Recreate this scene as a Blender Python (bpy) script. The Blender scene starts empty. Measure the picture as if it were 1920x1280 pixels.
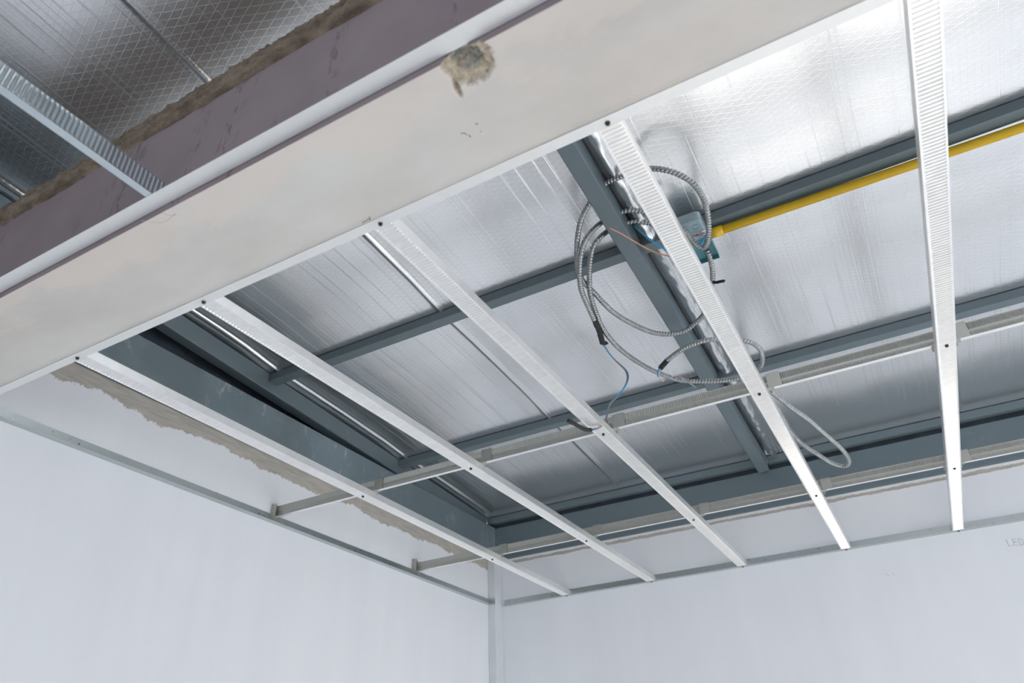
import bpy, bmesh, math, random
from mathutils import Vector, Matrix, noise

# ------------------------------------------------------------------ camera, sky, lights, exposure
S = bpy.context.scene
COL = S.collection
ZC = 2.45                      # height of the suspended ceiling grid above the floor
S.view_settings.view_transform = 'Standard'
S.view_settings.look = 'None'
S.view_settings.gamma = 1.0
S.view_settings.use_curve_mapping = False
S.view_settings.exposure = 1.27

cd = bpy.data.cameras.new('camera')
cam = bpy.data.objects.new('camera', cd)
COL.objects.link(cam)
cd.sensor_width = 36.0
cd.lens = 1330.785 / 1920 * 36.0
cd.clip_start = 0.02
YAW, PITCH, ROLL = -0.487008, 0.581264, -0.0370933
_f = Vector((math.sin(YAW) * math.cos(PITCH), math.cos(YAW) * math.cos(PITCH), math.sin(PITCH)))
_r = Vector((math.cos(YAW), -math.sin(YAW), 0))
_u = _r.cross(_f)
_r2 = _r * math.cos(ROLL) + _u * math.sin(ROLL)
_u2 = -_r * math.sin(ROLL) + _u * math.cos(ROLL)
cam.matrix_world = Matrix(((_r2.x, _u2.x, -_f.x, 1.750816), (_r2.y, _u2.y, -_f.y, -3.053787),
                           (_r2.z, _u2.z, -_f.z, ZC - 0.805193), (0, 0, 0, 1)))
cd.dof.use_dof = True
cd.dof.focus_distance = 2.0
cd.dof.aperture_fstop = 5.0
S.camera = cam

w = bpy.data.worlds.new('world')
S.world = w
w.use_nodes = True
w.node_tree.nodes['Background'].inputs['Color'].default_value = (0.80, 0.88, 1.0, 1)
w.node_tree.nodes['Background'].inputs['Strength'].default_value = 1.0

def area(name, loc, direction, sx, sy, energy, color):
    l = bpy.data.lights.new(name, 'AREA')
    l.shape = 'RECTANGLE'; l.size = sx; l.size_y = sy
    l.energy = energy; l.color = color
    o = bpy.data.objects.new(name, l); COL.objects.link(o)
    o.location = loc
    o.rotation_euler = Vector(direction).to_track_quat('-Z', 'Y').to_euler()
    return o
# daylight: sun slanting in through the right-hand window on to the floor, sky light at the openings
def sun(direction, strength, color, angle=0.02):
    l = bpy.data.lights.new('sun', 'SUN'); l.energy = strength; l.color = color; l.angle = angle
    o = bpy.data.objects.new('sun', l); COL.objects.link(o)
    o.rotation_euler = Vector(direction).to_track_quat('-Z', 'Y').to_euler()
    o.location = (7, -1, ZC + 3)
sun((-0.83, 0.06, -0.53), 9.5, (1.0, 0.97, 0.93))
area('shopfront_daylight', (2.3, -6.35, ZC - 1.3), (0, 1, -0.35), 3.6, 1.9, 7, (1.0, 0.97, 0.93))
area('window_daylight', (4.95, -1.15, ZC - 1.0), (-1, 0, -0.45), 1.7, 1.3, 14, (0.90, 0.95, 1.0))
# ------------------------------------------------------------------ materials
def mat(name):
    m = bpy.data.materials.new(name); m.use_nodes = True
    nt = m.node_tree; b = nt.nodes['Principled BSDF']
    return m, nt, b
def N(nt, t, **kw):
    n = nt.nodes.new(t)
    for k, v in kw.items():
        if k in n.inputs: n.inputs[k].default_value = v
        else: setattr(n, k, v)
    return n
def L(nt, a, b): nt.links.new(a, b)
def pos(nt, scale=(1, 1, 1), loc=(0, 0, 0), rot=(0, 0, 0)):
    g = nt.nodes.new('ShaderNodeNewGeometry'); mp = nt.nodes.new('ShaderNodeMapping')
    mp.inputs['Scale'].default_value = scale; mp.inputs['Location'].default_value = loc; mp.inputs['Rotation'].default_value = rot
    L(nt, g.outputs['Position'], mp.inputs['Vector'])
    return mp.outputs['Vector']
def nz(nt, vec, scale, detail=4, rough=0.55, dist=0.0):
    n = N(nt, 'ShaderNodeTexNoise', Scale=scale, Detail=detail, Roughness=rough, Distortion=dist)
    L(nt, vec, n.inputs['Vector']); return n.outputs['Fac']
def ramp(nt, fac, stops, interp='LINEAR'):
    r = nt.nodes.new('ShaderNodeValToRGB'); r.color_ramp.interpolation = interp
    e = r.color_ramp.elements
    while len(e) < len(stops): e.new(0.5)
    for i, (p, c) in enumerate(stops):
        e[i].position = p
        e[i].color = (c[0], c[1], c[2], 1) if not isinstance(c, (int, float)) else (c, c, c, 1)
    L(nt, fac, r.inputs['Fac']); return r.outputs['Color']
def mix(nt, fac, a, b, mode='MIX'):
    m = nt.nodes.new('ShaderNodeMix'); m.data_type = 'RGBA'; m.blend_type = mode
    for sock, v in ((m.inputs[0], fac), (m.inputs[6], a), (m.inputs[7], b)):
        if isinstance(v, (int, float)): sock.default_value = v
        elif isinstance(v, tuple): sock.default_value = (v[0], v[1], v[2], 1)
        else: L(nt, v, sock)
    return m.outputs[2]
def M(nt, op, a, b=0.0, c=None):
    m = nt.nodes.new('ShaderNodeMath'); m.operation = op
    for i, v in enumerate((a, b, c)):
        if v is None: continue
        if isinstance(v, (int, float)): m.inputs[i].default_value = v
        else: L(nt, v, m.inputs[i])
    return m.outputs[0]
def bump(nt, b, h, strength=0.3, dist=0.002, prev=None):
    n = N(nt, 'ShaderNodeBump', Strength=strength, Distance=dist)
    L(nt, h, n.inputs['Height'])
    if prev is not None: L(nt, prev, n.inputs['Normal'])
    L(nt, n.outputs['Normal'], b.inputs['Normal']); return n.outputs['Normal']
def xyz(nt):
    g = nt.nodes.new('ShaderNodeNewGeometry'); s = nt.nodes.new('ShaderNodeSeparateXYZ')
    L(nt, g.outputs['Position'], s.inputs[0]); return s.outputs

def make_galv(name, base, metallic, rough, tint=0.06):
    m, nt, b = mat(name)
    p = pos(nt)
    n1 = nz(nt, p, 60, 3); n2 = nz(nt, p, 7, 3)
    v = M(nt, 'ADD', M(nt, 'MULTIPLY', n1, 0.5), M(nt, 'MULTIPLY', n2, 0.5))
    c = ramp(nt, v, [(0.3, tuple(x * (1 - tint) for x in base)), (0.7, tuple(min(1, x * (1 + tint)) for x in base))])
    L(nt, c, b.inputs['Base Color'])
    b.inputs['Metallic'].default_value = metallic
    L(nt, M(nt, 'MULTIPLY_ADD', n1, 0.14, rough - 0.07), b.inputs['Roughness'])
    return m
GALV = make_galv('galvanised_steel', (0.90, 0.895, 0.88), 0.75, 0.34)
GALV_SHADED = make_galv('shaded_galvanised_steel', (0.60, 0.67, 0.70), 0.95, 0.24)  # darker, bluer copy for the near channel: its side's shade put into the colour
ANGLE = make_galv('galvanised_angle', (0.52, 0.56, 0.55), 0.9, 0.30)
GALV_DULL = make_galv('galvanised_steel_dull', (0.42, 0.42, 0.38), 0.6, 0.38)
TRACK = make_galv('galvanised_track', (0.78, 0.79, 0.79), 0.35, 0.5, 0.03)

def make_paint(name, base, rough, dust=0.5, streak=False):
    m, nt, b = mat(name)
    p = pos(nt)
    big = nz(nt, p, 3.0, 5, 0.6)
    patch = ramp(nt, big, [(0.45, 0.0), (0.72, 1.0)])
    fine = nz(nt, pos(nt, (1, 1, 2.2)), 90, 3)
    specks = ramp(nt, fine, [(0.70, 0.0), (0.74, 1.0)])
    mid = nz(nt, pos(nt, (1, 1, 0.55), rot=(0.25, 0.25, 0)), 26, 5, 0.6, 0.4)
    scuff = ramp(nt, mid, [(0.58, 0.0), (0.74, 1.0)])
    c = mix(nt, M(nt, 'MULTIPLY', patch, 0.35 * dust), base, tuple(min(1, x * 1.5 + 0.03) for x in base))
    c = mix(nt, M(nt, 'MULTIPLY', M(nt, 'MULTIPLY', scuff, patch), 0.75 * dust), c, (0.42, 0.44, 0.45))
    c = mix(nt, M(nt, 'MULTIPLY', specks, 0.35 * dust), c, (0.5, 0.51, 0.5))
    L(nt, c, b.inputs['Base Color'])
    b.inputs['Roughness'].default_value = rough
    bump(nt, b, nz(nt, p, 160, 2), 0.08, 0.001)
    return m
TEAL = make_paint('teal_grey_primer', (0.125, 0.165, 0.185), 0.42, 0.25)
TEAL_DUSTY = make_paint('dusty_teal_primer', (0.125, 0.165, 0.185), 0.45, 1.7)
TEAL_DARK = make_paint('dark_steel_primer', (0.085, 0.105, 0.125), 0.42, 0.15)

def make_foil():
    m, nt, b = mat('foil_insulation')
    X, Y, Z = xyz(nt)
    p = pos(nt)
    def lines(coord, period, width):
        f = M(nt, 'FRACT', M(nt, 'DIVIDE', coord, period))
        d = M(nt, 'ABSOLUTE', M(nt, 'SUBTRACT', f, 0.5))
        return M(nt, 'MULTIPLY', M(nt, 'SUBTRACT', M(nt, 'MULTIPLY', d, -1.0), -width), 1.0 / width, None)
    def clampd(v):
        n = nt.nodes.new('ShaderNodeClamp'); L(nt, v, n.inputs[0]); return n.outputs[0]
    wob = M(nt, 'MULTIPLY', M(nt, 'SUBTRACT', nz(nt, p, 5, 2), 0.5), 0.01)
    xw = M(nt, 'ADD', X, wob); yw = M(nt, 'ADD', Y, wob)
    a = 0.36
    d1 = M(nt, 'ADD', M(nt, 'MULTIPLY', yw, 1.0), M(nt, 'MULTIPLY', xw, a))
    d2 = M(nt, 'SUBTRACT', M(nt, 'MULTIPLY', yw, 1.0), M(nt, 'MULTIPLY', xw, a))
    l1 = clampd(lines(d1, 0.0175, 0.045)); l2 = clampd(lines(d2, 0.0175, 0.045)); l3 = clampd(lines(xw, 0.0145, 0.05))
    scrim = M(nt, 'MAXIMUM', M(nt, 'MAXIMUM', l1, l2), M(nt, 'MULTIPLY', l3, 0.6))
    # long hard creases that run down the roll
    crv = N(nt, 'ShaderNodeTexNoise', Scale=1.0, Detail=1.0, Roughness=0.5)
    L(nt, pos(nt, (95, 0.55, 1)), crv.inputs['Vector'])
    crease = ramp(nt, crv.outputs['Fac'], [(0.615, 0.0), (0.64, 1.0), (0.665, 0.0)])
    crv2 = N(nt, 'ShaderNodeTexNoise', Scale=1.0, Detail=2.0, Roughness=0.6)
    L(nt, pos(nt, (240, 1.3, 1), (3, 7, 0)), crv2.inputs['Vector'])
    crink = nz(nt, pos(nt, (30, 9, 1)), 3.0, 4, 0.6)
    h = M(nt, 'ADD', M(nt, 'MULTIPLY', scrim, 0.10), M(nt, 'MULTIPLY', crease, 0.8))
    h = M(nt, 'ADD', h, M(nt, 'MULTIPLY', crv2.outputs['Fac'], 0.45))
    h = M(nt, 'ADD', h, M(nt, 'MULTIPLY', crink, 0.14))
    bump(nt, b, h, 0.30, 0.0016)
    dirt = nz(nt, pos(nt, (1, 1, 1), (4, 1, 0)), 2.6, 6, 0.65)
    dust = ramp(nt, dirt, [(0.66, 0.0), (0.86, 1.0)])
    c = mix(nt, M(nt, 'MULTIPLY', scrim, 0.35), (0.88, 0.885, 0.895), (0.93, 0.93, 0.93))
    c = mix(nt, M(nt, 'MULTIPLY', dust, 0.2), c, (0.75, 0.75, 0.74))
    L(nt, c, b.inputs['Base Color'])
    met = M(nt, 'SUBTRACT', 0.96, M(nt, 'ADD', M(nt, 'MULTIPLY', scrim, 0.24), M(nt, 'MULTIPLY', dust, 0.10)))
    L(nt, met, b.inputs['Metallic'])
    L(nt, M(nt, 'MULTIPLY_ADD', dirt, 0.12, FOIL_ROUGH), b.inputs['Roughness'])
    return m
FOIL_ROUGH = 0.17
FOIL = make_foil()

def make_wall(name, band_z, amp, along, seedloc):
    """white skim coat with a bare mortar band left along the top edge"""
    m, nt, b = mat(name)
    X, Y, Z = xyz(nt)
    p = pos(nt, loc=seedloc)
    streak = nz(nt, pos(nt, (1, 1, 0.12), seedloc), 9, 4, 0.6)
    cloud = nz(nt, p, 1.6, 5, 0.6)
    c = ramp(nt, M(nt, 'ADD', M(nt, 'MULTIPLY', streak, 0.6), M(nt, 'MULTIPLY', cloud, 0.4)),
             [(0.3, (0.72, 0.735, 0.765)), (0.7, (0.77, 0.785, 0.81))])
    smudge = ramp(nt, nz(nt, pos(nt, (1, 1, 0.7), (2, 9, 4)), 4.5, 5, 0.65), [(0.66, 0.0), (0.85, 1.0)])
    c = mix(nt, M(nt, 'MULTIPLY', smudge, 0.30), c, (0.55, 0.57, 0.60))
    n1 = nz(nt, pos(nt, (1, 1, 0.15), seedloc), 5.0, 2)
    n2 = nz(nt, pos(nt, (1, 1, 0.25), seedloc), 28.0, 4, 0.7)
    n3 = nz(nt, p, 260, 2)
    t = M(nt, 'ADD', M(nt, 'MULTIPLY', M(nt, 'SUBTRACT', n1, 0.5), amp * 2.6), M(nt, 'MULTIPLY', M(nt, 'SUBTRACT', n2, 0.5), amp * 1.5))
    t = M(nt, 'ADD', t, M(nt, 'MULTIPLY', M(nt, 'SUBTRACT', n3, 0.5), amp * 0.7))
    e = M(nt, 'SUBTRACT', M(nt, 'ADD', Z, t), ZC + band_z)
    mask = ramp(nt, M(nt, 'MULTIPLY_ADD', e, 60.0, 0.5), [(0.44, 0.0), (0.56, 1.0)])
    mort = ramp(nt, nz(nt, pos(nt, (1, 1, 9), seedloc), 14, 5, 0.6), [(0.3, (0.35, 0.325, 0.285)), (0.7, (0.50, 0.465, 0.415))])
    c = mix(nt, mask, c, mort)
    if name.startswith('back'):                       # pale filler ridge along the very top
        e2 = M(nt, 'SUBTRACT', M(nt, 'ADD', Z, M(nt, 'MULTIPLY', M(nt, 'SUBTRACT', n2, 0.5), 0.016)), ZC + 0.209)
        c = mix(nt, ramp(nt, M(nt, 'MULTIPLY_ADD', e2, 60.0, 0.5), [(0.44, 0.0), (0.56, 1.0)]), c, (0.74, 0.745, 0.75))
    L(nt, c, b.inputs['Base Color'])
    b.inputs['Roughness'].default_value = 0.75
    bump(nt, b, nz(nt, p, 55, 4, 0.6), 0.12, 0.002)
    return m
WALL_A = make_wall('left_wall_paint', 0.167, 0.026, 'Y', (0, 0, 0))
WALL_B = make_wall('back_wall_paint', 0.196, 0.007, 'X', (5, 3, 1))

def make_plain(name, base, rough=0.8, var=0.08, scale=6, bstr=0.15, metallic=0.0):
    m, nt, b = mat(name)
    p = pos(nt)
    c = ramp(nt, nz(nt, p, scale, 6, 0.62), [(0.32, tuple(x * (1 - var) for x in base)), (0.68, tuple(min(1, x * (1 + var)) for x in base))])
    L(nt, c, b.inputs['Base Color']); b.inputs['Roughness'].default_value = rough; b.inputs['Metallic'].default_value = metallic
    if bstr: bump(nt, b, nz(nt, p, 90, 4), bstr, 0.002)
    return m
FLOOR = make_plain('screed_floor', (0.68, 0.665, 0.64), 0.6, 0.12, 2)
POST = make_plain('grey_white_paint', (0.62, 0.645, 0.67), 0.75, 0.04, 5)
PLAINWALL = make_plain('white_wall', (0.74, 0.76, 0.79), 0.8, 0.04, 3)
BLACK = make_plain('black_tape', (0.010, 0.010, 0.011), 0.55, 0.3, 80, 0.3)
SCREW = make_plain('black_screw', (0.015, 0.014, 0.016), 0.4, 0.2, 50, 0)
YELLOW = make_plain('yellow_pvc', (0.80, 0.50, 0.022), 0.32, 0.05, 8, 0.02)
WIRE_BLUE = make_plain('blue_wire', (0.02, 0.33, 0.62), 0.4, 0.05, 20, 0)
WIRE_BROWN = make_plain('brown_wire', (0.42, 0.19, 0.12), 0.45, 0.1, 20, 0)
WIRE_ORANGE = make_plain('orange_wire', (0.62, 0.30, 0.20), 0.45, 0.1, 20, 0)
WIRE_PINK = make_plain('pale_wire', (0.66, 0.50, 0.45), 0.5, 0.1, 20, 0)
WIRE_RED = make_plain('red_wire', (0.55, 0.10, 0.10), 0.45, 0.1, 20, 0)
BOX = make_plain('box_enamel', (0.36, 0.47, 0.51), 0.35, 0.1, 30, 0.05, 0.25)
BOX_IN = make_plain('box_enamel_teal', (0.07, 0.22, 0.27), 0.4, 0.15, 30, 0.05)
WHITE_PL = make_plain('white_plastic', (0.86, 0.87, 0.88), 0.4, 0.02, 10, 0)
HOSE = make_plain('conduit_steel', (0.36, 0.375, 0.375), 0.30, 0.12, 40, 0, 0.85)
PENCIL = make_plain('pencil_mark', (0.50, 0.51, 0.54), 0.8, 0.15, 60, 0)
REDMARK = make_plain('red_chalk_mark', (0.66, 0.50, 0.50), 0.8, 0.1, 60, 0)
CRACK = make_plain('crack_line', (0.42, 0.36, 0.34), 0.8, 0.1, 50, 0)
RUST = make_plain('rust_scuff', (0.22, 0.10, 0.07), 0.8, 0.3, 120, 0)
FRAME = make_plain('window_frame_paint', (0.7, 0.7, 0.7), 0.5, 0.03, 8, 0)

def make_beam():
    """smooth beige-grey render; attribute 'break' is 1 where the render has broken away"""
    m, nt, b = mat('beam_render')
    X, Y, Z = xyz(nt)
    p = pos(nt)
    base = ramp(nt, nz(nt, pos(nt, (0.7, 1.4, 1)), 3.2, 6, 0.6), [(0.34, (0.57, 0.545, 0.51)), (0.66, (0.67, 0.66, 0.63))])
    warm = ramp(nt, nz(nt, pos(nt, (1, 1.6, 1), (8, 2, 0)), 2.4, 4, 0.6), [(0.50, 0.0), (0.72, 1.0)])
    base = mix(nt, M(nt, 'MULTIPLY', warm, 0.55), base, (0.71, 0.63, 0.57))
    # bare bands left by the float towards the near arris
    near = ramp(nt, M(nt, 'ADD', M(nt, 'MULTIPLY', Y, -1.0), M(nt, 'MULTIPLY', nz(nt, p, 6, 4), 0.10)),
                [(0.0, 0.0), (1.0, 1.0)])
    arr = M(nt, 'ADD', M(nt, 'MULTIPLY_ADD', Y, -14.0, -35.1), M(nt, 'MULTIPLY', M(nt, 'SUBTRACT', nz(nt, pos(nt, (1, 2, 1)), 7, 5, 0.65), 0.5), 3.2))
    arrm = ramp(nt, arr, [(0.35, 0.0), (0.75, 1.0)])
    base = mix(nt, M(nt, 'MULTIPLY', arrm, 0.5), base, (0.72, 0.64, 0.58))
    pit = ramp(nt, nz(nt, p, 55, 4, 0.7), [(0.68, 0.0), (0.74, 1.0)])
    base = mix(nt, M(nt, 'MULTIPLY', pit, 0.16), base, (0.34, 0.30, 0.27))
    sand = ramp(nt, nz(nt, p, 130, 5, 0.7), [(0.3, (0.27, 0.22, 0.15)), (0.5, (0.47, 0.405, 0.305)), (0.75, (0.60, 0.54, 0.44))])
    vor = N(nt, 'ShaderNodeTexVoronoi', Scale=190.0)
    L(nt, p, vor.inputs['Vector'])
    sv = nt.nodes.new('ShaderNodeSeparateColor'); L(nt, vor.outputs['Color'], sv.inputs[0])
    agg = ramp(nt, sv.outputs[0], [(0.0, (0.10, 0.11, 0.12)), (0.35, (0.24, 0.26, 0.27)), (0.6, (0.34, 0.30, 0.24)), (0.85, (0.42, 0.43, 0.42)), (1.0, (0.45, 0.27, 0.16))])
    at = N(nt, 'ShaderNodeAttribute', attribute_name='break')
    at2 = N(nt, 'ShaderNodeAttribute', attribute_name='core')
    c = mix(nt, at2.outputs['Fac'], sand, agg)
    c = mix(nt, at.outputs['Fac'], base, c)
    L(nt, c, b.inputs['Base Color'])
    b.inputs['Roughness'].default_value = 0.85
    bump(nt, b, M(nt, 'ADD', nz(nt, p, 60, 5, 0.6), M(nt, 'MULTIPLY', nz(nt, p, 320, 3), 0.3)), 0.22, 0.002)
    return m
BEAM = make_beam()
def make_mauve():
    m, nt, b = mat('mauve_wall_paint')
    p = pos(nt)
    base = ramp(nt, nz(nt, p, 5, 5, 0.6), [(0.3, (0.185, 0.145, 0.155)), (0.7, (0.235, 0.185, 0.195))])
    st = nz(nt, pos(nt, (26, 1, 1.6)), 1.0, 3, 0.6)
    sp = nz(nt, pos(nt, (1, 1, 0.35)), 110, 3, 0.6)
    k = M(nt, 'MULTIPLY', ramp(nt, st, [(0.56, 0.0), (0.70, 1.0)]), ramp(nt, sp, [(0.50, 0.0), (0.60, 1.0)]))
    k2 = ramp(nt, nz(nt, p, 85, 2), [(0.74, 0.0), (0.77, 1.0)])
    c = mix(nt, M(nt, 'MULTIPLY', k, 0.6), base, (0.05, 0.035, 0.035))
    c = mix(nt, M(nt, 'MULTIPLY', k2, 0.5), c, (0.07, 0.05, 0.05))
    L(nt, c, b.inputs['Base Color']); b.inputs['Roughness'].default_value = 0.6
    bump(nt, b, nz(nt, p, 70, 4), 0.12, 0.002)
    return m
MAUVE = make_mauve()
def make_mortar():
    m, nt, b = mat('rough_mortar')
    p = pos(nt)
    c = ramp(nt, nz(nt, pos(nt, (0.6, 1, 1.8)), 30, 7, 0.68), [(0.28, (0.05, 0.032, 0.02)), (0.5, (0.165, 0.125, 0.09)), (0.72, (0.29, 0.235, 0.18))])
    L(nt, c, b.inputs['Base Color']); b.inputs['Roughness'].default_value = 0.95
    bump(nt, b, nz(nt, p, 120, 6, 0.7), 0.7, 0.006)
    return m
MORTAR = make_mortar()
# ------------------------------------------------------------------ mesh helpers (z in metres above the ceiling grid)
class MB:
    def __init__(self): self.v = []; self.f = []; self.m = []
    def add(self, vs, fs, mi=0):
        o = len(self.v); self.v += [tuple(p) for p in vs]
        self.f += [tuple(i + o for i in f) for f in fs]; self.m += [mi] * len(fs)
        return self
    def box(self, x0, x1, y0, y1, z0, z1, mi=0):
        vs = [(x, y, z) for z in (z0, z1) for y in (y0, y1) for x in (x0, x1)]
        return self.add(vs, [(0, 2, 3, 1), (4, 5, 7, 6), (0, 1, 5, 4), (2, 6, 7, 3), (0, 4, 6, 2), (1, 3, 7, 5)], mi)
    def sweep(self, prof, a, b, side, up, steps=1, closed=True, cap=True, zig=None, mi=0):
        """extrude the 2-D profile [(s,u)] from a to b; side/up are unit vectors"""
        a, b, side, up = Vector(a), Vector(b), Vector(side), Vector(up)
        n = len(prof); vs = []
        for i in range(steps + 1):
            c = a.lerp(b, i / steps)
            for j, (s, u) in enumerate(prof):
                d = zig(i, j) if zig else 0.0
                vs.append(c + side * s + up * (u + d))
        fs = []
        for i in range(steps):
            for j in range(n if closed else n - 1):
                k = (j + 1) % n
                fs.append((i * n + j, i * n + k, (i + 1) * n + k, (i + 1) * n + j))
        if cap and closed: fs += [tuple(range(n))[::-1], tuple(range(steps * n, steps * n + n))]
        return self.add(vs, fs, mi)
    def cyl(self, a, b, r, n=12, r2=None, mi=0):
        a, b = Vector(a), Vector(b); d = (b - a).normalized()
        s = d.orthogonal().normalized(); u = d.cross(s); r2 = r if r2 is None else r2
        vs = [a + (s * math.cos(t) + u * math.sin(t)) * r for t in [2 * math.pi * i / n for i in range(n)]]
        vs += [b + (s * math.cos(t) + u * math.sin(t)) * r2 for t in [2 * math.pi * i / n for i in range(n)]]
        fs = [(i, (i + 1) % n, n + (i + 1) % n, n + i) for i in range(n)] + [tuple(range(n))[::-1], tuple(range(n, 2 * n))]
        return self.add(vs, fs, mi)
    def build(self, name, mats, parent=None, smooth=False, bevel=0.0):
        mats = mats if isinstance(mats, (list, tuple)) else [mats]
        xs, ys, zs = zip(*self.v)
        c = Vector(((min(xs) + max(xs)) / 2, (min(ys) + max(ys)) / 2, min(zs)))
        me = bpy.data.meshes.new(name)
        me.from_pydata([(x - c.x, y - c.y, z - c.z) for x, y, z in self.v], [], self.f)
        for mm in mats: me.materials.append(mm)
        me.polygons.foreach_set('material_index', self.m)
        bm = bmesh.new(); bm.from_mesh(me); bmesh.ops.recalc_face_normals(bm, faces=bm.faces)
        bm.to_mesh(me); bm.free()
        if smooth: me.polygons.foreach_set('use_smooth', [True] * len(me.polygons))
        me.update()
        o = bpy.data.objects.new(name, me); COL.objects.link(o)
        wl = c + Vector((0, 0, ZC))
        if parent is not None:
            o.parent = parent; o.location = wl - parent_world(parent)
        else: o.location = wl
        if bevel:
            bv = o.modifiers.new('bevel', 'BEVEL'); bv.width = bevel; bv.segments = 2; bv.limit_method = 'ANGLE'
        return o
def parent_world(o):
    v = Vector(o.location)
    while o.parent is not None: o = o.parent; v += Vector(o.location)
    return v
def thing(name, loc):
    o = bpy.data.objects.new(name, None); COL.objects.link(o); o.empty_display_size = 0.05
    o.location = (loc[0], loc[1], loc[2] + ZC); return o
def tag(o, label, cat, group=None):
    o['label'] = label; o['category'] = cat
    if group: o['group'] = group
    return o
def struct(o): o['kind'] = 'structure'; return o

def spline(pts, step):
    """Catmull-Rom through the points, resampled at an even step"""
    P = [Vector(p) for p in pts]
    P = [P[0] * 2 - P[1]] + P + [P[-1] * 2 - P[-2]]
    dense = []
    for i in range(1, len(P) - 2):
        for k in range(16):
            t = k / 16
            a, b, c, d = P[i - 1:i + 3]
            dense.append(0.5 * ((2 * b) + (c - a) * t + (2 * a - 5 * b + 4 * c - d) * t * t + (-a + 3 * b - 3 * c + d) * t ** 3))
    dense.append(P[-2])
    for _ in range(10):
        dense = [dense[0]] + [(dense[i - 1] + dense[i] * 2 + dense[i + 1]) / 4 for i in range(1, len(dense) - 1)] + [dense[-1]]
    out = [dense[0]]; acc = 0.0
    for i in range(1, len(dense)):
        a, b = dense[i - 1], dense[i]; l = (b - a).length
        if l < 1e-9: continue
        while acc + l >= step:
            t = (step - acc) / l; a = a.lerp(b, t); out.append(a.copy()); l = (b - a).length; acc = 0.0
            if l < 1e-9: break
        acc += l
    return out
def tube(mb, pts, rad, n=12, mi=0):
    """rad is a number or rad(i, k, s); the frame is parallel-transported"""
    T = []
    for i in range(len(pts)):
        T.append((pts[min(i + 1, len(pts) - 1)] - pts[max(i - 1, 0)]).normalized())
    s = T[0].orthogonal().normalized(); vs = []
    for i, p in enumerate(pts):
        s = (s - T[i] * s.dot(T[i])).normalized(); u = T[i].cross(s)
        for k in range(n):
            a = 2 * math.pi * k / n
            r = rad(i, k) if callable(rad) else rad
            vs.append(p + (s * math.cos(a) + u * math.sin(a)) * r)
    fs = [(i * n + k, i * n + (k + 1) % n, (i + 1) * n + (k + 1) % n, (i + 1) * n + k) for i in range(len(pts) - 1) for k in range(n)]
    fs += [tuple(range(n))[::-1], tuple(range((len(pts) - 1) * n, len(pts) * n))]
    return mb.add(vs, fs, mi)

SL = 0.06                                # the roof falls 6 cm per metre towards the back wall
def rb(y): return 0.375 - SL * (y + 0.01)   # underside of the rafters
def rt(y): return rb(y) + 0.068             # foil lying on the purlins
XR = 4.6                                  # right-hand wall
YF = -6.1                                 # shopfront wall behind the camera
PUR = [-0.0, -0.755, -1.530, -2.325, -3.12, -3.91, -4.70, -5.49]

# ------------------------------------------------------------------ room shell
struct(MB().box(-0.17, XR + 0.15, YF - 0.15, 0.17, -ZC - 0.12, -ZC).build('floor', FLOOR))
struct(MB().box(-0.17, -0.02, YF, 0.17, -ZC, 0.22).build('wall_left', WALL_A))
wall_back = struct(MB().box(-0.02, XR, 0.02, 0.17, -ZC, 0.22).build('wall_back', WALL_B))
def wall_with_holes(name, axis, c0, c1, lo, hi, z0, z1, holes, m):
    mb = MB(); cur = lo
    def b(u0, u1, za, zb):
        if axis == 'x': mb.box(c0, c1, u0, u1, za, zb)
        else: mb.box(u0, u1, c0, c1, za, zb)
    for h0, h1, hz0, hz1 in holes:
        b(cur, h0, z0, z1); b(h0, h1, z0, hz0) if hz0 > z0 else None; b(h0, h1, hz1, z1); cur = h1
    b(cur, hi, z0, z1)
    return struct(mb.build(name, m))
wall_with_holes('wall_right', 'x', XR, XR + 0.15, YF, 0.17, -ZC, 0.95, [(-2.0, -0.3, -1.6, -0.2)], PLAINWALL)
wall_with_holes('wall_front', 'y', YF - 0.15, YF, -0.17, XR + 0.15, -ZC, 0.95, [(0.5, 4.1, -ZC, -0.08)], PLAINWALL)
def frame(name, axis, c, u0, u1, z0, z1, nm):
    mb = MB(); t = 0.05
    def b(a0, a1, za, zb):
        if axis == 'x': mb.box(c - 0.03, c + 0.03, a0, a1, za, zb)
        else: mb.box(a0, a1, c - 0.03, c + 0.03, za, zb)
    b(u0, u1, z1 - t, z1); b(u0, u1, z0, z0 + t)
    for i in range(nm + 1):
        x = u0 + (u1 - u0 - t) * i / nm; b(x, x + t, z0 + t, z1 - t)
    return struct(mb.build(name, FRAME))
frame('window_1', 'x', XR + 0.075, -2.0, -0.3, -1.6, -0.2, 2)
frame('window_2', 'y', YF - 0.075, 0.5, 4.1, -ZC, -0.08, 3)
# gable sheeting above the left wall and closing sheet above the back wall
def sheet(name, horiz, c, lo, hi, zf):
    mb = MB(); n = int((hi - lo) / 0.05); vs = []; 
    for i in range(n + 1):
        t = lo + (hi - lo) * i / n; d = 0.006 if i % 4 < 2 else -0.006
        za, zb = zf(t)
        for z in (za, zb): vs.append((c + d, t, z) if horiz else (t, c + d, z))
    k = len(vs)
    vs += [(x - 0.004, y, z) if horiz else (x, y + 0.004, z) for x, y, z in vs]
    fs = []
    for i in range(n):
        a = 2 * i; fs += [(a, a + 1, a + 3, a + 2), (k + a, k + a + 2, k + a + 3, k + a + 1), (a, a + 2, k + a + 2, k + a), (a + 1, k + a + 1, k + a + 3, a + 3)]
    return struct(mb.add(vs, fs).build(name, TEAL_DARK))
sheet('wall_gable', True, -0.150, YF, 0.10, lambda y: (0.22, rt(y) + 0.05))
sheet('wall_eaves', False, 0.056, -0.15, XR, lambda x: (0.386, 0.43))

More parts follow.
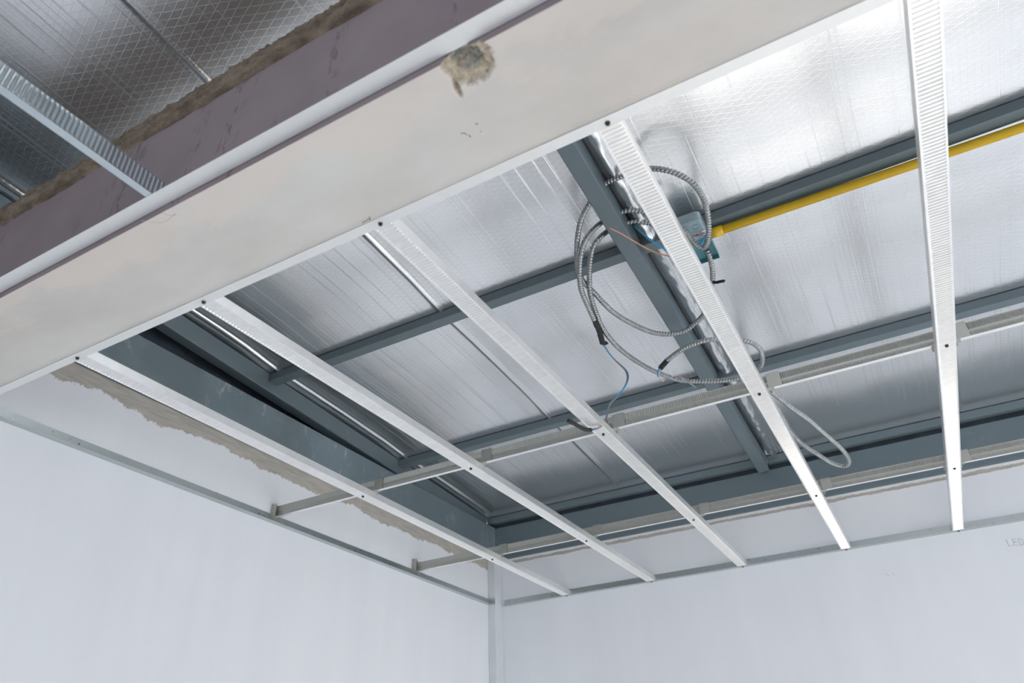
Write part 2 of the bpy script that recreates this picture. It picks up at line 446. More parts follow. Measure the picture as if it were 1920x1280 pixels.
# post in the corner between the two painted walls
struct(MB().box(-0.02, 0.020, -0.050, 0.02, -ZC, 0.215).build('trim_1', POST, bevel=0.003))

# foil-faced roof: sags down on to every purlin, lapped ribs run down the slope
def foil_roof():
    ribs = [(-0.011, 0.006, 0.006), (0.690, 0.005, 0.004), (1.398, 0.019, 0.024), (2.11, 0.008, 0.007), (2.83, 0.02, 0.02), (3.55, 0.008, 0.007)]
    xs = []
    x = -0.15
    while x < XR + 0.14: xs.append(round(x, 4)); x += 0.02
    for c, wd, d in ribs:
        xs = [q for q in xs if abs(q - c) > wd * 1.6 + 0.004]
        xs += [c + wd * 1.5 * (k / 9) for k in range(-9, 10)]
    xs.sort()
    ys = []; y = YF - 0.1
    while y < 0.14:
        ys.append(y)
        d = min(abs(y - p) for p in PUR)
        y += 0.006 if d < 0.10 else 0.016
    ys.append(0.14)
    def zf(x, y):
        z = rt(y)
        d = min(abs(y - p - 0.02) for p in PUR)
        s = max(0.0, min(1.0, (d - 0.02) / 0.16))            # free of the purlins
        q = noise.noise(Vector((x * 2.2, y * 2.6, 0)))
        z += s * (0.006 + 0.005 * q) + s * 0.0010 * noise.noise(Vector((x * 9, y * 6, 3.1)))
        for c, wd, d in ribs:
            t = (x - c) / wd
            if abs(t) < 1.5:
                k = 1 + 0.25 * noise.noise(Vector((y * 4, c * 7, 1))) + (0.25 * noise.noise(Vector((y * 31, x * 55, 2))) if wd > 0.01 else 0)
                z -= d * k * max(0.0, math.cos(t * math.pi / 3)) ** 0.8 * max(0.0, min(1.0, (-0.005 - y) / 0.03))
        return z
    mb = MB(); n = len(xs)
    vs = [(x, y, zf(x, y)) for y in ys for x in xs]
    fs = [(j * n + i, j * n + i + 1, (j + 1) * n + i + 1, (j + 1) * n + i) for j in range(len(ys) - 1) for i in range(n - 1)]
    mb.add(vs, fs)
    # top skin so the roof has thickness
    k = len(mb.v)
    mb.add([(-0.15, YF - 0.1, rt(YF) + 0.06), (XR + 0.14, YF - 0.1, rt(YF) + 0.06), (XR + 0.14, 0.14, rt(0.14) + 0.06), (-0.15, 0.14, rt(0.14) + 0.06)], [(0, 1, 2, 3)])
    return struct(mb.build('ceiling', FOIL, smooth=True))
foil_roof()

# ------------------------------------------------------------------ steel frame
def slab_beam(name, x0, x1, y0, y1, z0, z1, m, label):
    return tag(MB().box(x0, x1, y0, y1, z0, z1).build(name, m, bevel=0.003), label, 'steel beam')
slab_beam('steel_beam', -0.13, -0.012, YF, 0.017, 0.221, 0.388, TEAL_DUSTY,
          'grey-green steel beam scuffed with white dust on top of the left wall')
slab_beam('steel_beam', -0.13, XR, 0.017, 0.125, 0.221, 0.385, TEAL,
          'deep grey-green steel beam lying on top of the back wall')
def rafter(x0, x1, ya, yb, label, lip):
    """cold-formed box rafter following the roof slope"""
    r = thing('steel_rafter', ((x0 + x1) / 2, (ya + yb) / 2, rb(max(ya, yb))))
    w = x1 - x0; h = 0.0665
    prof = [(0.003, 0), (w - 0.003, 0), (w, 0.003), (w, h), (0, h), (0, 0.003)]
    MB().sweep(prof, (x0, ya, rb(ya)), (x0, yb, rb(yb)), (1, 0, 0), (0, 0, 1)).build('rafter_body', TEAL, r)
    y = yb - 0.006
    MB().box(x0 + 0.002, x1 - 0.002, yb, yb + 0.003, rb(yb) + 0.002, rb(yb) + h - 0.004).build('end_plate', TEAL_DARK, r)
    return tag(r, label, 'rafter')
rafter(1.316, 1.363, YF + 0.002, 0.0, 'long grey-green steel rafter crossing the foil roof behind the loops of metal conduit', True)
rafter(-0.096, -0.050, YF + 0.002, 0.0, 'grey-green steel rafter running along the foil roof just above the left wall beam', True)
def purlin(x0, x1, p, label, dz=0.0):
    o = MB().sweep([(0, 0), (0.040, 0), (0.040, 0.031), (0, 0.031)], (x0, p, rb(p) + 0.035 + dz), (x1, p, rb(p) + 0.035 + dz), (0, 1, 0), (0, 0, 1)).build('steel_purlin', TEAL, bevel=0.002)
    return tag(o, label, 'purlin', 'purlins under the foil roof')
purlin(-0.050, 1.316, PUR[2], 'dark steel purlin left of the long rafter, the one nearest the concrete beam')
purlin(1.363, XR, PUR[2], 'dark steel purlin right of the long rafter, carrying the yellow pipe')
purlin(-0.050, 1.316, PUR[1], 'dark steel purlin left of the long rafter, above the nearer cross channel')
purlin(1.363, XR, PUR[1], 'dark steel purlin right of the long rafter, above the nearer cross channel')
purlin(-0.050, 1.316, PUR[0], 'dark steel purlin left of the long rafter, just above the back wall beam')
purlin(1.363, XR, PUR[0], 'dark steel purlin right of the long rafter, just above the back wall beam')

# ------------------------------------------------------------------ rendered concrete beam between the two rooms
BY0, BY1, BTOP = -2.588, -2.404, 0.246
def crater(x, y):
    """0 outside the broken patch, 1 well inside it"""
    a = math.atan2(y + 2.571, x - 1.447); r = math.hypot((x - 1.447) / 0.0355, (y + 2.571) / 0.0315)
    rim = 1.0 + 0.22 * noise.noise(Vector((x * 55, y * 55, 0.3))) + 0.12 * noise.noise(Vector((x * 160, y * 160, 2.0))) + 0.06 * noise.noise(Vector((x * 420, y * 420, 5.0)))
    t = rim - r
    # the little flake torn off towards the camera's left
    fx, fy = x - 1.4135, y + 2.547
    fl = 1.0 - math.hypot((fx + fy * 0.18) / 0.0042, fy / 0.0165)
    return max(t, fl * 0.5)
def concrete_beam():
    x0, x1 = -0.02, XR
    xs = [x0 + (x1 - x0) * i / 90 for i in range(91)]
    xs = [x for x in xs if not 1.385 < x < 1.51] + [1.385 + 0.125 * i / 70 for i in range(71)]
    xs.sort()
    ys = [BY0 + 0.105 * i / 60 for i in range(61)] + [BY1 - 0.079 + 0.079 * i / 6 for i in range(1, 7)]
    mb = MB(); n = len(xs); A = []; B = []
    vs = []
    for y in ys:
        for x in xs:
            t = crater(x, y); k = min(1.0, max(0.0, t / 0.10)); core = min(1.0, max(0.0, (t - 0.34) / 0.10))
            z = k * (0.006 + 0.008 * core + 0.012 * max(0, min(1, t)) + 0.0035 * noise.noise(Vector((x * 170, y * 170, 0))) + 0.003 * noise.noise(Vector((x * 60, y * 60, 5))))
            z = max(z, 0) + 0.0008 * noise.noise(Vector((x * 5, y * 9, 1)))
            vs.append((x, y, z)); A.append(k); B.append(core * 0.8)
    fs = [(j * n + i, j * n + i + 1, (j + 1) * n + i + 1, (j + 1) * n + i) for j in range(len(ys) - 1) for i in range(n - 1)]
    mb.add(vs, fs, 0)
    # sides and top (mauve paint on the face towards the camera)
    m2 = len(mb.v)
    nf = len(xs)
    top = [(x, BY0, BTOP) for x in xs]
    mb.v += top; A += [0] * nf; B += [0] * nf
    for i in range(nf - 1): mb.f.append((i, i + 1, m2 + i + 1, m2 + i)); mb.m.append(1)
    j0 = (len(ys) - 1) * n
    m3 = len(mb.v); mb.v += [(x, BY1, BTOP) for x in xs]; A += [0] * nf; B += [0] * nf
    for i in range(nf - 1):
        mb.f.append((j0 + i, j0 + i + 1, m3 + i + 1, m3 + i)); mb.m.append(0)
        mb.f.append((m2 + i, m2 + i + 1, m3 + i + 1, m3 + i)); mb.m.append(0)
    o = mb.build('concrete_beam', [BEAM, MAUVE], smooth=False)
    for nm, arr in (('break', A), ('core', B)):
        at = o.data.attributes.new(nm, 'FLOAT', 'POINT'); at.data.foreach_set('value', arr)
    fl = [p.material_index == 0 for p in o.data.polygons]; o.data.polygons.foreach_set('use_smooth', fl)
    tag(o, 'thick concrete beam, beige render below and mauve paint on its side, with a broken hole', 'beam')
    # ragged mortar course on top
    mo = MB(); nx = 700; rows = 9; vs = []
    for i in range(nx + 1):
        x = x0 + (2.4 - x0) * i / nx if i < nx else x1
        lo = BTOP - 0.006 + 0.010 * noise.noise(Vector((x * 5, 0, 2))) + 0.004 * noise.noise(Vector((x * 30, 0, 2)))
        if lo < BTOP - 0.012: lo = BTOP - 0.012
        hi = 0.316 + 0.012 * noise.noise(Vector((x * 3, 4, 0))) + 0.008 * noise.noise(Vector((x * 17, 7, 0))) + 0.005 * noise.noise(Vector((x * 70, 9, 0)))
        for r in range(rows):
            t = r / (rows - 1); z = lo + (hi - lo) * t
            d = 0.004 + 0.012 * math.sin(math.pi * min(1, t * 1.15)) ** 0.6 + 0.006 * noise.noise(Vector((x * 40, z * 60, 0))) + 0.004 * noise.noise(Vector((x * 130, z * 130, 4)))
            if r == 0: d = -0.002
            vs.append((x, BY0 - d + 0.004, z))
        vs.append((x, BY1, hi - 0.01))
    n = rows + 1
    mo.add(vs, [(i * n + r, i * n + r + 1, (i + 1) * n + r + 1, (i + 1) * n + r) for i in range(nx) for r in range(n - 1)])
    mo.build('mortar_course', MORTAR, o, smooth=True)
    return o
beam = concrete_beam()
def scuffs():
    mb = MB()
    for pl in ([(1.3775, -2.4805), (1.3815, -2.4795), (1.3835, -2.4745)], [(1.3855, -2.473), (1.3860, -2.468)], [(1.4035, -2.4850), (1.4075, -2.4825)], [(1.403, -2.470), (1.404, -2.469)]):
        P = [Vector((x, y, 0.0004)) for x, y in pl]
        if len(P) == 2: P.insert(1, P[0].lerp(P[1], .5))
        tube(mb, P, 0.0011, 6)
    for pl in ([(1.140, -2.4075), (1.149, -2.4085), (1.157, -2.4095)], [(1.155, -2.4065), (1.1595, -2.4105), (1.158, -2.4140)]):
        tube(mb, [Vector((x, y, 0.0003)) for x, y in pl], 0.0010, 6)
    mb.build('scuff_marks', RUST, beam)
    mb = MB()
    for pl in ([(0.842, -2.5925), (0.868, -2.572), (0.905, -2.577)], [(0.885, -2.5880), (0.893, -2.575), (0.905, -2.574)]):
        tube(mb, spline([(x, y, 0.0002) for x, y in pl], 0.004), 0.0005, 6)
    mb.build('hairline_crack', CRACK, beam)
scuffs()

# ------------------------------------------------------------------ light-gauge ceiling frame
def angle(a, b, inw, label, leg=0.028, fl=0.023, m=ANGLE):
    """L-shaped wall angle: flange sticks out along 'inw' at the ceiling line, leg goes up the wall"""
    t = 0.0012
    prof = [(0, -t), (fl, -t), (fl, 0), (t, 0), (t, leg), (0, leg)]
    o = MB().sweep(prof, a, b, inw, (0, 0, 1)).build('wall_angle', m)
    return tag(o, label, 'wall angle', 'wall angles')
def screw(p, parent, r=0.0042, d=0.003):
    mb = MB(); x, y, z = p
    mb.cyl((x, y, z - d), (x, y, z + 0.001), r * 0.8, 10, r); mb.cyl((x, y, z - d - 0.0012), (x, y, z - d), r * 0.45, 8, r * 0.8)
    return mb.build('screw', SCREW, parent)
wa = angle((-0.0195, -2.38, 0), (-0.0195, -0.055, 0), (1, 0, 0), 'pale galvanised angle strip fixed along the left wall under the frame')
wb = angle((0.030, 0.0195, 0), (XR, 0.0195, 0), (0, -1, 0), 'pale galvanised angle strip fixed along the back wall under the frame')
angle((-0.016, -0.0505, 0.0005), (0.019, -0.0505, 0.0005), (0, -1, 0), 'short offcut of galvanised angle on the corner post', 0.026, 0.02)
for y in (-2.12, -1.50, -1.06): screw((-0.0172, y, 0.014), wa, 0.002, 0.0)
for x in (0.09, 0.285, 0.62): screw((x, 0.0172, 0.014), wb, 0.002, 0.0)

def utrack(x0, x1, ywall, sgn, z, fl, leg, label, lip=True):
    """U track screwed to the beam: web against the beam, two flanges"""
    t = 0.0012
    prof = [(0, 0), (fl, 0), (fl, t), (t, t), (t, leg - t), (fl, leg - t), (fl, leg), (0, leg)]
    if not lip: prof = [(0, 0), (fl, 0), (fl, t), (t, t), (t, leg), (0, leg)]
    o = MB().sweep(prof, (x0, ywall, z), (x1, ywall, z), (0, sgn, 0), (0, 0, 1)).build('ceiling_track', TRACK)
    return tag(o, label, 'ceiling track', 'ceiling tracks on the concrete beam')
far_track = utrack(-0.02, XR, BY1 + 0.0005, 1, -0.0012, 0.0185, 0.030, 'white metal track on the far lower edge of the concrete beam, taking the furring ends')
near_track = utrack(-0.02, XR, BY0 - 0.001, -1, 0.014, 0.026, 0.016, 'white metal track on the mauve side of the concrete beam', False)

def knurl(period, depth, cols):
    def z(i, j): return (depth if (i % 4) in (1, 2) and j in cols else 0.0)
    return z
def furring(xa, ya, xb, yb, label, screws, first=False):
    """hat-like furring strip, ribbed across its face, lips along both edges"""
    hw = 0.0187; h = 0.020
    prof = [(-hw, 0.0), (-hw + 0.0028, 0.0), (-hw + 0.0042, 0.0012), (hw - 0.0042, 0.0012), (hw - 0.0028, 0.0), (hw, 0.0),
            (hw, h), (hw - 0.006, h), (hw - 0.006, h - 0.0012), (hw - 0.0012, h - 0.0012), (hw - 0.0012, 0.0030), (-hw + 0.0012, 0.0030), (-hw + 0.0012, h - 0.0012), (-hw + 0.006, h - 0.0012), (-hw + 0.006, h), (-hw, h)]
    a, b = Vector((xa, ya, 0)), Vector((xb, yb, 0)); d = (b - a).normalized()
    side = Vector((d.y, -d.x, 0)); n = int((b - a).length / 0.00195)
    mb = MB().sweep(prof, a, b, side, (0, 0, 1), steps=n, zig=knurl(0.0078, -0.0017, (2, 3)))
    o = mb.build('furring_channel', GALV)
    for y in screws:
        x = xa + (xb - xa) * (y - ya) / (yb - ya)
        screw((x, y, 0.0 if y > -2.38 else -0.0012), o)
    return tag(o, label, 'furring channel', 'furring channels of the ceiling frame')
YE = 0.0175
FUR = [((0.385, -2.3855), (0.363, 0.018)), ((0.7555, -2.3855), (0.771, 0.018)), ((1.1655, -2.3855), (1.168, 0.018)), ((1.566, -2.3855), (1.572, 0.018)), ((1.972, -2.3855), (1.9635, 0.018))]
# cable and wire runs (metres; z is measured from the ceiling grid)
RUN = {
  'a': [(1.489,-1.611,0.455), (1.503,-1.582,0.45), (1.51,-1.547,0.44), (1.526,-1.521,0.43), (1.544,-1.546,0.42), (1.563,-1.597,0.42), (1.576,-1.649,0.425), (1.581,-1.702,0.435), (1.573,-1.748,0.445), (1.556,-1.776,0.455), (1.536,-1.794,0.465), (1.515,-1.804,0.475), (1.492,-1.804,0.49), (1.456,-1.796,0.512), (1.417,-1.787,0.522), (1.381,-1.78,0.53), (1.358,-1.774,0.532), (1.335,-1.768,0.525), (1.311,-1.771,0.49), (1.281,-1.76,0.46), (1.25,-1.719,0.44), (1.225,-1.67,0.43), (1.204,-1.618,0.425), (1.197,-1.575,0.42), (1.201,-1.537,0.415), (1.207,-1.506,0.41), (1.215,-1.463,0.4), (1.224,-1.4,0.4), (1.248,-1.325,0.4), (1.277,-1.261,0.4), (1.302,-1.23,0.4), (1.331,-1.21,0.4), (1.376,-1.206,0.4), (1.419,-1.234,0.4), (1.452,-1.266,0.4), (1.485,-1.322,0.4), (1.504,-1.361,0.4)],
  'b': [(1.474,-1.64,0.48), (1.448,-1.641,0.5), (1.425,-1.642,0.512), (1.401,-1.653,0.518), (1.378,-1.664,0.522), (1.336,-1.666,0.522), (1.307,-1.679,0.5), (1.285,-1.703,0.46), (1.264,-1.708,0.43), (1.24,-1.683,0.41), (1.217,-1.643,0.395), (1.196,-1.591,0.385), (1.187,-1.55,0.38), (1.182,-1.514,0.375), (1.177,-1.477,0.37), (1.171,-1.435,0.365), (1.169,-1.407,0.36)],
  'c': [(1.463,-1.58,0.48), (1.443,-1.584,0.5), (1.419,-1.594,0.512), (1.397,-1.607,0.517), (1.376,-1.618,0.52), (1.335,-1.625,0.52), (1.303,-1.627,0.51), (1.288,-1.657,0.47), (1.27,-1.658,0.45), (1.253,-1.64,0.435), (1.233,-1.606,0.425), (1.213,-1.564,0.415), (1.198,-1.527,0.4), (1.184,-1.46,0.385), (1.175,-1.385,0.37), (1.18,-1.295,0.36), (1.2,-1.218,0.35), (1.228,-1.149,0.34), (1.25,-1.109,0.335), (1.287,-1.06,0.325), (1.333,-1.039,0.315), (1.383,-1.028,0.305), (1.434,-1.025,0.295), (1.48,-1.038,0.285), (1.511,-1.048,0.28), (1.535,-1.062,0.28), (1.558,-1.096,0.285), (1.567,-1.161,0.29), (1.555,-1.2,0.295), (1.532,-1.223,0.3), (1.505,-1.234,0.305), (1.474,-1.244,0.31), (1.444,-1.262,0.31), (1.399,-1.254,0.315), (1.352,-1.232,0.32), (1.303,-1.194,0.325), (1.27,-1.162,0.325)],
  'd': [(1.528,-1.466,0.46), (1.529,-1.453,0.45), (1.523,-1.411,0.44), (1.513,-1.374,0.435), (1.503,-1.35,0.43)],
  'e': [(1.471, -0.771, 0.449), (1.488, -0.859, 0.38), (1.513, -0.976, 0.29), (1.557,-1.106,0.2), (1.56,-1.076,0.19), (1.575,-1.024,0.185), (1.595,-0.949,0.18), (1.619,-0.88,0.175), (1.64,-0.791,0.17), (1.663,-0.691,0.165), (1.683,-0.601,0.16), (1.691,-0.505,0.16), (1.682,-0.454,0.16), (1.662,-0.438,0.165), (1.633,-0.476,0.17), (1.605,-0.559,0.175), (1.579,-0.639,0.18), (1.563,-0.689,0.19), (1.553,-0.766,0.2), (1.547,-0.836,0.22), (1.544,-0.892,0.23), (1.512, -0.811, 0.3), (1.485, -0.754, 0.38), (1.469, -0.749, 0.448)],
  'w1': [(1.169,-1.407,0.36), (1.153,-1.34,0.352), (1.153,-1.317,0.345), (1.157,-1.309,0.335), (1.171,-1.297,0.31), (1.198,-1.296,0.27), (1.207,-1.309,0.235), (1.202,-1.329,0.2), (1.189,-1.359,0.16), (1.173,-1.401,0.115), (1.172,-1.433,0.07), (1.176,-1.477,0.02), (1.176,-1.524,-0.012), (1.16,-1.528,-0.014)],
  't1': [(1.16,-1.528,-0.014), (1.149,-1.543,-0.015), (1.141,-1.56,-0.012), (1.132,-1.581,-0.008), (1.124,-1.594,-0.004)],
  'w2': [(1.27,-1.162,0.325), (1.262,-1.163,0.31), (1.257,-1.155,0.298), (1.259,-1.143,0.29), (1.27,-1.143,0.285)],
  'w3': [(1.294,-1.125,0.3), (1.312,-1.137,0.292), (1.323,-1.126,0.288), (1.33,-1.099,0.286), (1.336,-1.078,0.285), (1.341,-1.054,0.285)],
  'w4': [(1.376,-1.609,0.51), (1.389,-1.608,0.485), (1.409,-1.591,0.46), (1.43,-1.568,0.44), (1.446,-1.548,0.425), (1.458,-1.546,0.41)],
  'w5': [(1.339,-1.71,0.44), (1.358,-1.682,0.435), (1.378,-1.64,0.43), (1.407,-1.593,0.42), (1.429,-1.576,0.41), (1.451,-1.566,0.4), (1.466,-1.563,0.39)],
  't2': [(1.51,-1.364,0.425), (1.521,-1.366,0.42), (1.532,-1.371,0.415), (1.54,-1.376,0.41), (1.542,-1.371,0.408)],
  'bw1': [(1.508,-1.552,0.45), (1.523,-1.564,0.44), (1.54,-1.563,0.435)],
}
FLAB = ['white ribbed furring strip nearest the left wall',
        'white ribbed furring strip, second from the left wall, over the dark foil',
        'white ribbed furring strip with the black taped wire end under it',
        'white ribbed furring strip crossing in front of the junction box and conduit loops',
        'white ribbed furring strip farthest from the left wall, crossing the yellow pipe']
for (a, b), lab in zip(FUR, FLAB):
    furring(a[0], a[1], b[0], b[1], lab, (-2.392, -1.462, -0.674, 0.010))
def fx(i, y):
    (xa, ya), (xb, yb) = FUR[i]
    return xa + (xb - xa) * (y - ya) / (yb - ya)

def cross_channel(y, label, zb=0.0215):
    """C channel lying across the furring strips, ribbed web towards the beam"""
    h, fl, t = 0.034, 0.012, 0.0012
    z0 = zb
    prof = [(0, 0), (fl, 0), (fl, t), (t, t), (t, h - t), (fl, h - t), (fl, h), (0, h), (0, h - 0.003), (0, h * 0.5), (0, h * 0.47), (0, 0.003)]
    # web with fine pressed ribs
    def z(i, j): return 0.0
    mb = MB()
    a, b = Vector((-0.018, y, z0)), Vector((XR, y, z0))
    n = int((b - a).length / 0.0023); vs = []
    for i in range(n + 1):
        c = a.lerp(b, i / n); r = 0.0010 if i % 2 else 0.0
        for j, (s, u) in enumerate(prof):
            d = r if j in (8, 9, 11) else (0.0016 if j == 10 else 0.0)
            vs.append((c.x, c.y + s + d, c.z + u))
    k = len(prof); fs = []
    for i in range(n):
        for j in range(k):
            jj = (j + 1) % k
            fs.append((i * k + j, i * k + jj, (i + 1) * k + jj, (i + 1) * k + j))
    fs += [tuple(range(k)), tuple(range(n * k, n * k + k))]
    mb.add(vs, fs)
    for q in range(n): mb.m[q * k] = 1                     # smooth underside of the lower lip, brighter: floor light put into the colour
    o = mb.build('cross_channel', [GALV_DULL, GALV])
    return tag(o, label, 'cross channel', 'cross channels of the ceiling frame')
C1Y, C2Y = -1.437, -0.650
cross_channel(C1Y, 'grey ribbed cross channel of the ceiling frame nearer the concrete beam')
cross_channel(C2Y, 'grey ribbed cross channel of the ceiling frame nearer the back wall')

def clip(i, y, label):
    """bent sheet-metal bracket joining the cross channel to a furring strip"""
    x = fx(i, y) + 0.0215; t = 0.0012; z0 = 0.0205
    mb = MB()
    mb.box(x, x + 0.032, y - 0.0032, y - 0.0020, z0 + 0.001, z0 + 0.037)
    mb.box(x, x + 0.032, y - 0.0032, y + 0.014, z0 + 0.0365, z0 + 0.0377)
    mb.box(x - 0.046, x + 0.012, y - 0.0032, y + 0.016, z0 - 0.0002, z0 + 0.0010)
    for sx in (-0.046, 0.0005):                                   # folded lugs each side of the strip
        mb.box(x + sx, x + sx + 0.004, y + 0.0135, y + 0.0155, z0 - 0.008, z0 + 0.0005)
    return tag(mb.build('channel_clip', GALV_DULL), label, 'clip', 'clips where channels cross furring strips')
ORD = ['on the strip nearest the left wall', 'on the second strip from the left', 'on the middle strip of the five',
       'on the strip by the junction box', 'on the strip crossing the yellow pipe']
for cy, nm in ((C1Y, 'nearer'), (C2Y, 'farther')):
    for i in range(5):
        clip(i, cy, 'bent metal clip at the %s cross channel, %s' % (nm, ORD[i]))
def end_bracket(y, h, label):
    mb = MB(); x = -0.0185
    mb.box(x, x + 0.0012, y - 0.014, y + 0.024, 0.002, h)
    mb.box(x, x + 0.022, y - 0.0150, y - 0.0138, 0.002, h - 0.004)
    mb.box(x, x + 0.016, y - 0.013, y + 0.02, 0.0005, 0.0018)
    return tag(mb.build('end_bracket', GALV_DULL), label, 'bracket', 'brackets holding cross channels at the left wall')
end_bracket(C1Y, 0.062, 'metal end bracket on the left wall angle holding the nearer cross channel')
end_bracket(C2Y, 0.070, 'upright square metal bracket on the left wall angle holding the farther cross channel')

def near_channel():
    """channel of the next room's ceiling, seen from its side"""
    xa, ya, xb, yb = 0.8765, -2.590, 0.872, -4.6
    z0, h, fl = 0.0155, 0.036, 0.0145; t = 0.0012
    a, b = Vector((xa, ya, z0)), Vector((xb, yb, z0)); n = int((b - a).length / 0.0018)
    prof = [(0, 0), (fl, 0), (fl, 0.005), (fl, h - 0.005), (fl, h), (0, h), (0, h - t), (fl - t, h - t), (fl - t, t), (0, t)]
    mb = MB(); vs = []; k = len(prof)
    for i in range(n + 1):
        c = a.lerp(b, i / n); r = 0.0007 if (i % 4) in (1, 2) else 0.0
        for j, (s, u) in enumerate(prof): vs.append((c.x + s - (r if j in (2, 3) else 0), c.y, c.z + u))
    fs = [(i * k + j, i * k + (j + 1) % k, (i + 1) * k + (j + 1) % k, (i + 1) * k + j) for i in range(n) for j in range(k)]
    fs += [tuple(range(k)), tuple(range(n * k, n * k + k))]
    mb.add(vs, fs)
    return tag(mb.build('furring_channel', GALV_SHADED), 'ribbed metal channel hung from the track on the mauve side of the beam', 'furring channel')
near_channel()

# ------------------------------------------------------------------ electrical work
def hose_mesh(pts, r=0.0076, pitch=0.0094):
    q = 7
    P = spline(pts, pitch / q); n = 14; mb = MB()
    def rad(i, k):
        ph = (i / q + k / n) % 1.0
        return r * (0.80 + 0.22 * math.sin(math.pi * min(1.0, ph * 1.25)) ** 0.6) if ph < 0.8 else r * 0.68
    tube(mb, P, rad, n)
    return mb
def wire(pts, m, parent, r=0.0019, off=(0, 0, 0)):
    P = [p + Vector(off) for p in spline(pts, 0.004)]
    mb = MB(); tube(mb, P, r, 8)
    return mb.build('wire', m, parent, smooth=True)
def wrap(pts, r, parent, name='tape_wrap'):
    P = spline(pts, 0.003); mb = MB()
    tube(mb, P, lambda i, k: r * (1 + 0.16 * noise.noise(Vector((i * 0.5, k * 0.7, r * 900)))), 12)
    return mb.build(name, BLACK, parent, smooth=True)
def flexible(key, label):
    o = hose_mesh(RUN[key]).build('flexible_conduit', HOSE, smooth=True)
    return tag(o, label, 'flexible conduit', 'metal conduits around the rafter')
ca = flexible('a', 'ribbed metal conduit in the largest loop, rising from the junction box')
cb = flexible('b', 'ribbed metal conduit ending in black tape with a blue and brown wire pair hanging out')
cc = flexible('c', 'long ribbed metal conduit curling back round the furring strip below the rafter')
cdd = flexible('d', 'short ribbed metal conduit dropping from the junction box to a black tape tail')
ce = flexible('e', 'ribbed metal conduit hanging in a narrow loop beyond the nearer cross channel')
# taped end with its two wires
wrap([(1.1755, -1.452, 0.3672), (1.1713, -1.4352, 0.365), (1.1687, -1.4066, 0.360), (1.160, -1.372, 0.3555), (1.1535, -1.345, 0.352)], 0.0085, cb)
mb = MB()
mb.add([(1.151, -1.352, 0.350), (1.149, -1.331, 0.350), (1.168, -1.333, 0.352), (1.166, -1.349, 0.353),
        (1.151, -1.352, 0.352), (1.149, -1.331, 0.352), (1.168, -1.333, 0.354), (1.166, -1.349, 0.355)],
       [(0, 1, 2, 3), (4, 7, 6, 5), (0, 4, 5, 1), (1, 5, 6, 2), (2, 6, 7, 3), (3, 7, 4, 0)]).build('tape_flap', BLACK, cb)
wire(RUN['w1'], WIRE_BLUE, cb, 0.0020)
wire([(x + 0.0035 * math.cos(i * 0.55), y - 0.001, z + 0.0025 * math.sin(i * 0.55)) for i, (x, y, z) in enumerate(RUN['w1'])], WIRE_BROWN, cb, 0.0018)
wrap(RUN['t1'], 0.0052, cb)
# wires at the other ends
wire(RUN['w2'], WIRE_PINK, cc, 0.0019)
wire([(x - 0.004, y - 0.002, z) for x, y, z in RUN['w2'][:3]], WIRE_BLUE, cc, 0.0022)
wrap([RUN['c'][-2], RUN['c'][-1], (1.2655, -1.1560, 0.3245)], 0.0082, cc)
wire(RUN['w3'], WIRE_BLUE, cc, 0.0026, (0, 0, -0.003))
wire([(x + 0.002, y - 0.004, z - 0.004) for x, y, z in RUN['w3']], WIRE_BROWN, cc, 0.0018)
wire(RUN['w4'], WIRE_BLUE, ca, 0.0024)
wire(RUN['w5'], WIRE_ORANGE, ca, 0.0019)
wrap(RUN['t2'], 0.0042, cdd)

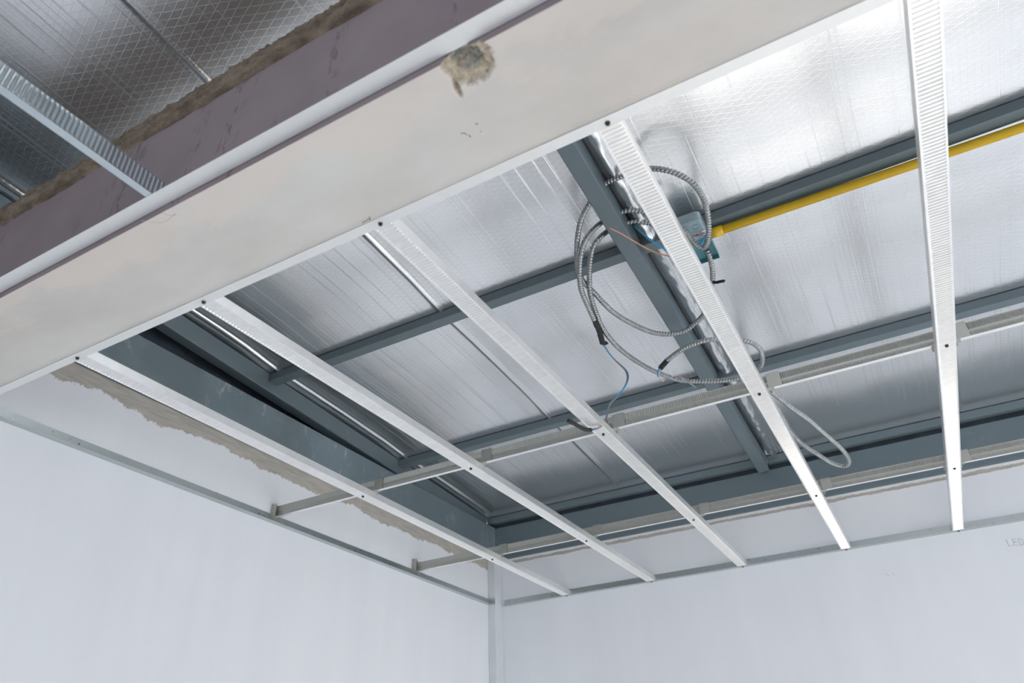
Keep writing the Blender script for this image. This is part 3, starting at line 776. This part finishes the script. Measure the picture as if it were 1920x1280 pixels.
def junction_box():
    t = thing('junction_box', (1.520, -1.515, 0.452))
    # rounded pressed-steel back half, hung under the purlin
    mb = MB(); x0, x1, y0, y1, r = 1.470, 1.548, -1.592, -1.512, 0.014
    def rr(x0, x1, y0, y1, r, z):
        o = []
        for cx, cy, a0 in ((x1 - r, y1 - r, 0), (x0 + r, y1 - r, 90), (x0 + r, y0 + r, 180), (x1 - r, y0 + r, 270)):
            for k in range(5):
                a = math.radians(a0 + k * 22.5); o.append((cx + r * math.cos(a), cy + r * math.sin(a), z))
        return o
    prof = [rr(x0 + 0.004, x1 - 0.004, y0 + 0.004, y1 - 0.004, r, 0.4665), rr(x0, x1, y0, y1, r, 0.471), rr(x0, x1, y0, y1, r, 0.4995)]
    vs = sum(prof, []); n = 20; fs = [tuple(range(n))]
    for l in range(2): fs += [(l * n + i, l * n + (i + 1) % n, (l + 1) * n + (i + 1) % n, (l + 1) * n + i) for i in range(n)]
    fs.append(tuple(range(2 * n, 3 * n)))
    mb.add(vs, fs).build('box_body', BOX, t)
    # knock-out rings and screw
    kb = MB()
    for cx, cy in ((1.495, -1.568), (1.528, -1.570), (1.490, -1.535)):
        P = [Vector((cx + 0.009 * math.cos(a), cy + 0.009 * math.sin(a), 0.4662)) for a in [math.radians(d) for d in range(20, 330, 15)]]
        tube(kb, P, 0.0006, 6)
    kb.build('knockout_ring', BOX_IN, t)
    kb = MB(); kb.cyl((1.521, -1.536, 0.4655), (1.521, -1.536, 0.467), 0.0035, 12)
    kb.build('box_screw', SCREW, t)
    kb = MB(); kb.box(1.538, 1.550, -1.548, -1.530, 0.4635, 0.4655)
    kb.build('terminal_tab', WHITE_PL, t)
    # swung-open lower half in teal enamel
    mb = MB(); mb.add(*[[(1.496, -1.512, 0.470), (1.552, -1.512, 0.470), (1.552, -1.432, 0.462), (1.496, -1.432, 0.462),
                         (1.496, -1.512, 0.4715), (1.552, -1.512, 0.4715), (1.552, -1.432, 0.4635), (1.496, -1.432, 0.4635)],
                        [(0, 1, 2, 3), (4, 7, 6, 5), (0, 4, 5, 1), (1, 5, 6, 2), (2, 6, 7, 3), (3, 7, 4, 0)]])
    mb.box(1.550, 1.5515, -1.512, -1.432, 0.456, 0.471); mb.box(1.496, 1.552, -1.4335, -1.432, 0.449, 0.463)
    mb.build('box_cover', BOX_IN, t)
    wire([(1.505, -1.548, 0.462), (1.525, -1.542, 0.459), (1.546, -1.541, 0.462)], WIRE_RED, t, 0.0013)
    wire([(1.548, -1.536, 0.460), (1.530, -1.520, 0.456), (1.520, -1.500, 0.461)], WIRE_BLUE, t, 0.0024)
    wire([(1.552, -1.530, 0.458), (1.538, -1.508, 0.455), (1.530, -1.498, 0.459)], WIRE_RED, t, 0.0013)
    return tag(t, 'blue-grey junction box with open teal cover at the end of the yellow pipe', 'junction box')
junction_box()

def yellow_pipe():
    mb = MB(); mb.cyl((1.552, -1.500, 0.4845), (XR, -1.4865 + 0.0487, 0.4845), 0.0118, 20)
    o = mb.build('conduit_pipe', YELLOW, smooth=False)
    for p in o.data.polygons: p.use_smooth = len(p.vertices) == 4
    mb = MB(); mb.cyl((1.550, -1.500, 0.4845), (1.586, -1.4992, 0.4845), 0.0142, 20)
    c = mb.build('coupling', YELLOW, o)
    for p in c.data.polygons: p.use_smooth = len(p.vertices) == 4
    return tag(o, 'yellow plastic conduit pipe running under the purlin into the junction box', 'conduit pipe')
yellow_pipe()

# ------------------------------------------------------------------ marks on the back wall
def strokes(name, polys, m, r, y=0.0196):
    mb = MB()
    for pl in polys:
        P = [Vector((x, y, z)) for x, z in pl]
        if len(P) == 2: P = [P[0], P[0].lerp(P[1], .5), P[1]]
        tube(mb, P, r, 6)
    return mb.build(name, m, wall_back)
lx, lz, s = 2.098, -0.078, 0.024
def LT(*pts): return [(lx + x * s, lz + z * s - x * s * 0.12) for x, z in pts]
strokes('wall_lettering', [LT((0, 1), (0, 0), (0.5, 0)), LT((1.25, 0), (0.75, 0), (0.75, 1), (1.25, 1)), LT((0.75, 0.5), (1.15, 0.5)),
                           LT((1.5, 0), (1.5, 1), (1.8, 0.95), (2.0, 0.6), (1.95, 0.25), (1.75, 0.02), (1.5, 0))], PENCIL, 0.0010)
strokes('chalk_mark', [[(1.680, -0.108), (1.684, -0.114), (1.692, -0.118)], [(1.704, -0.111), (1.710, -0.119)]], REDMARK, 0.0012)
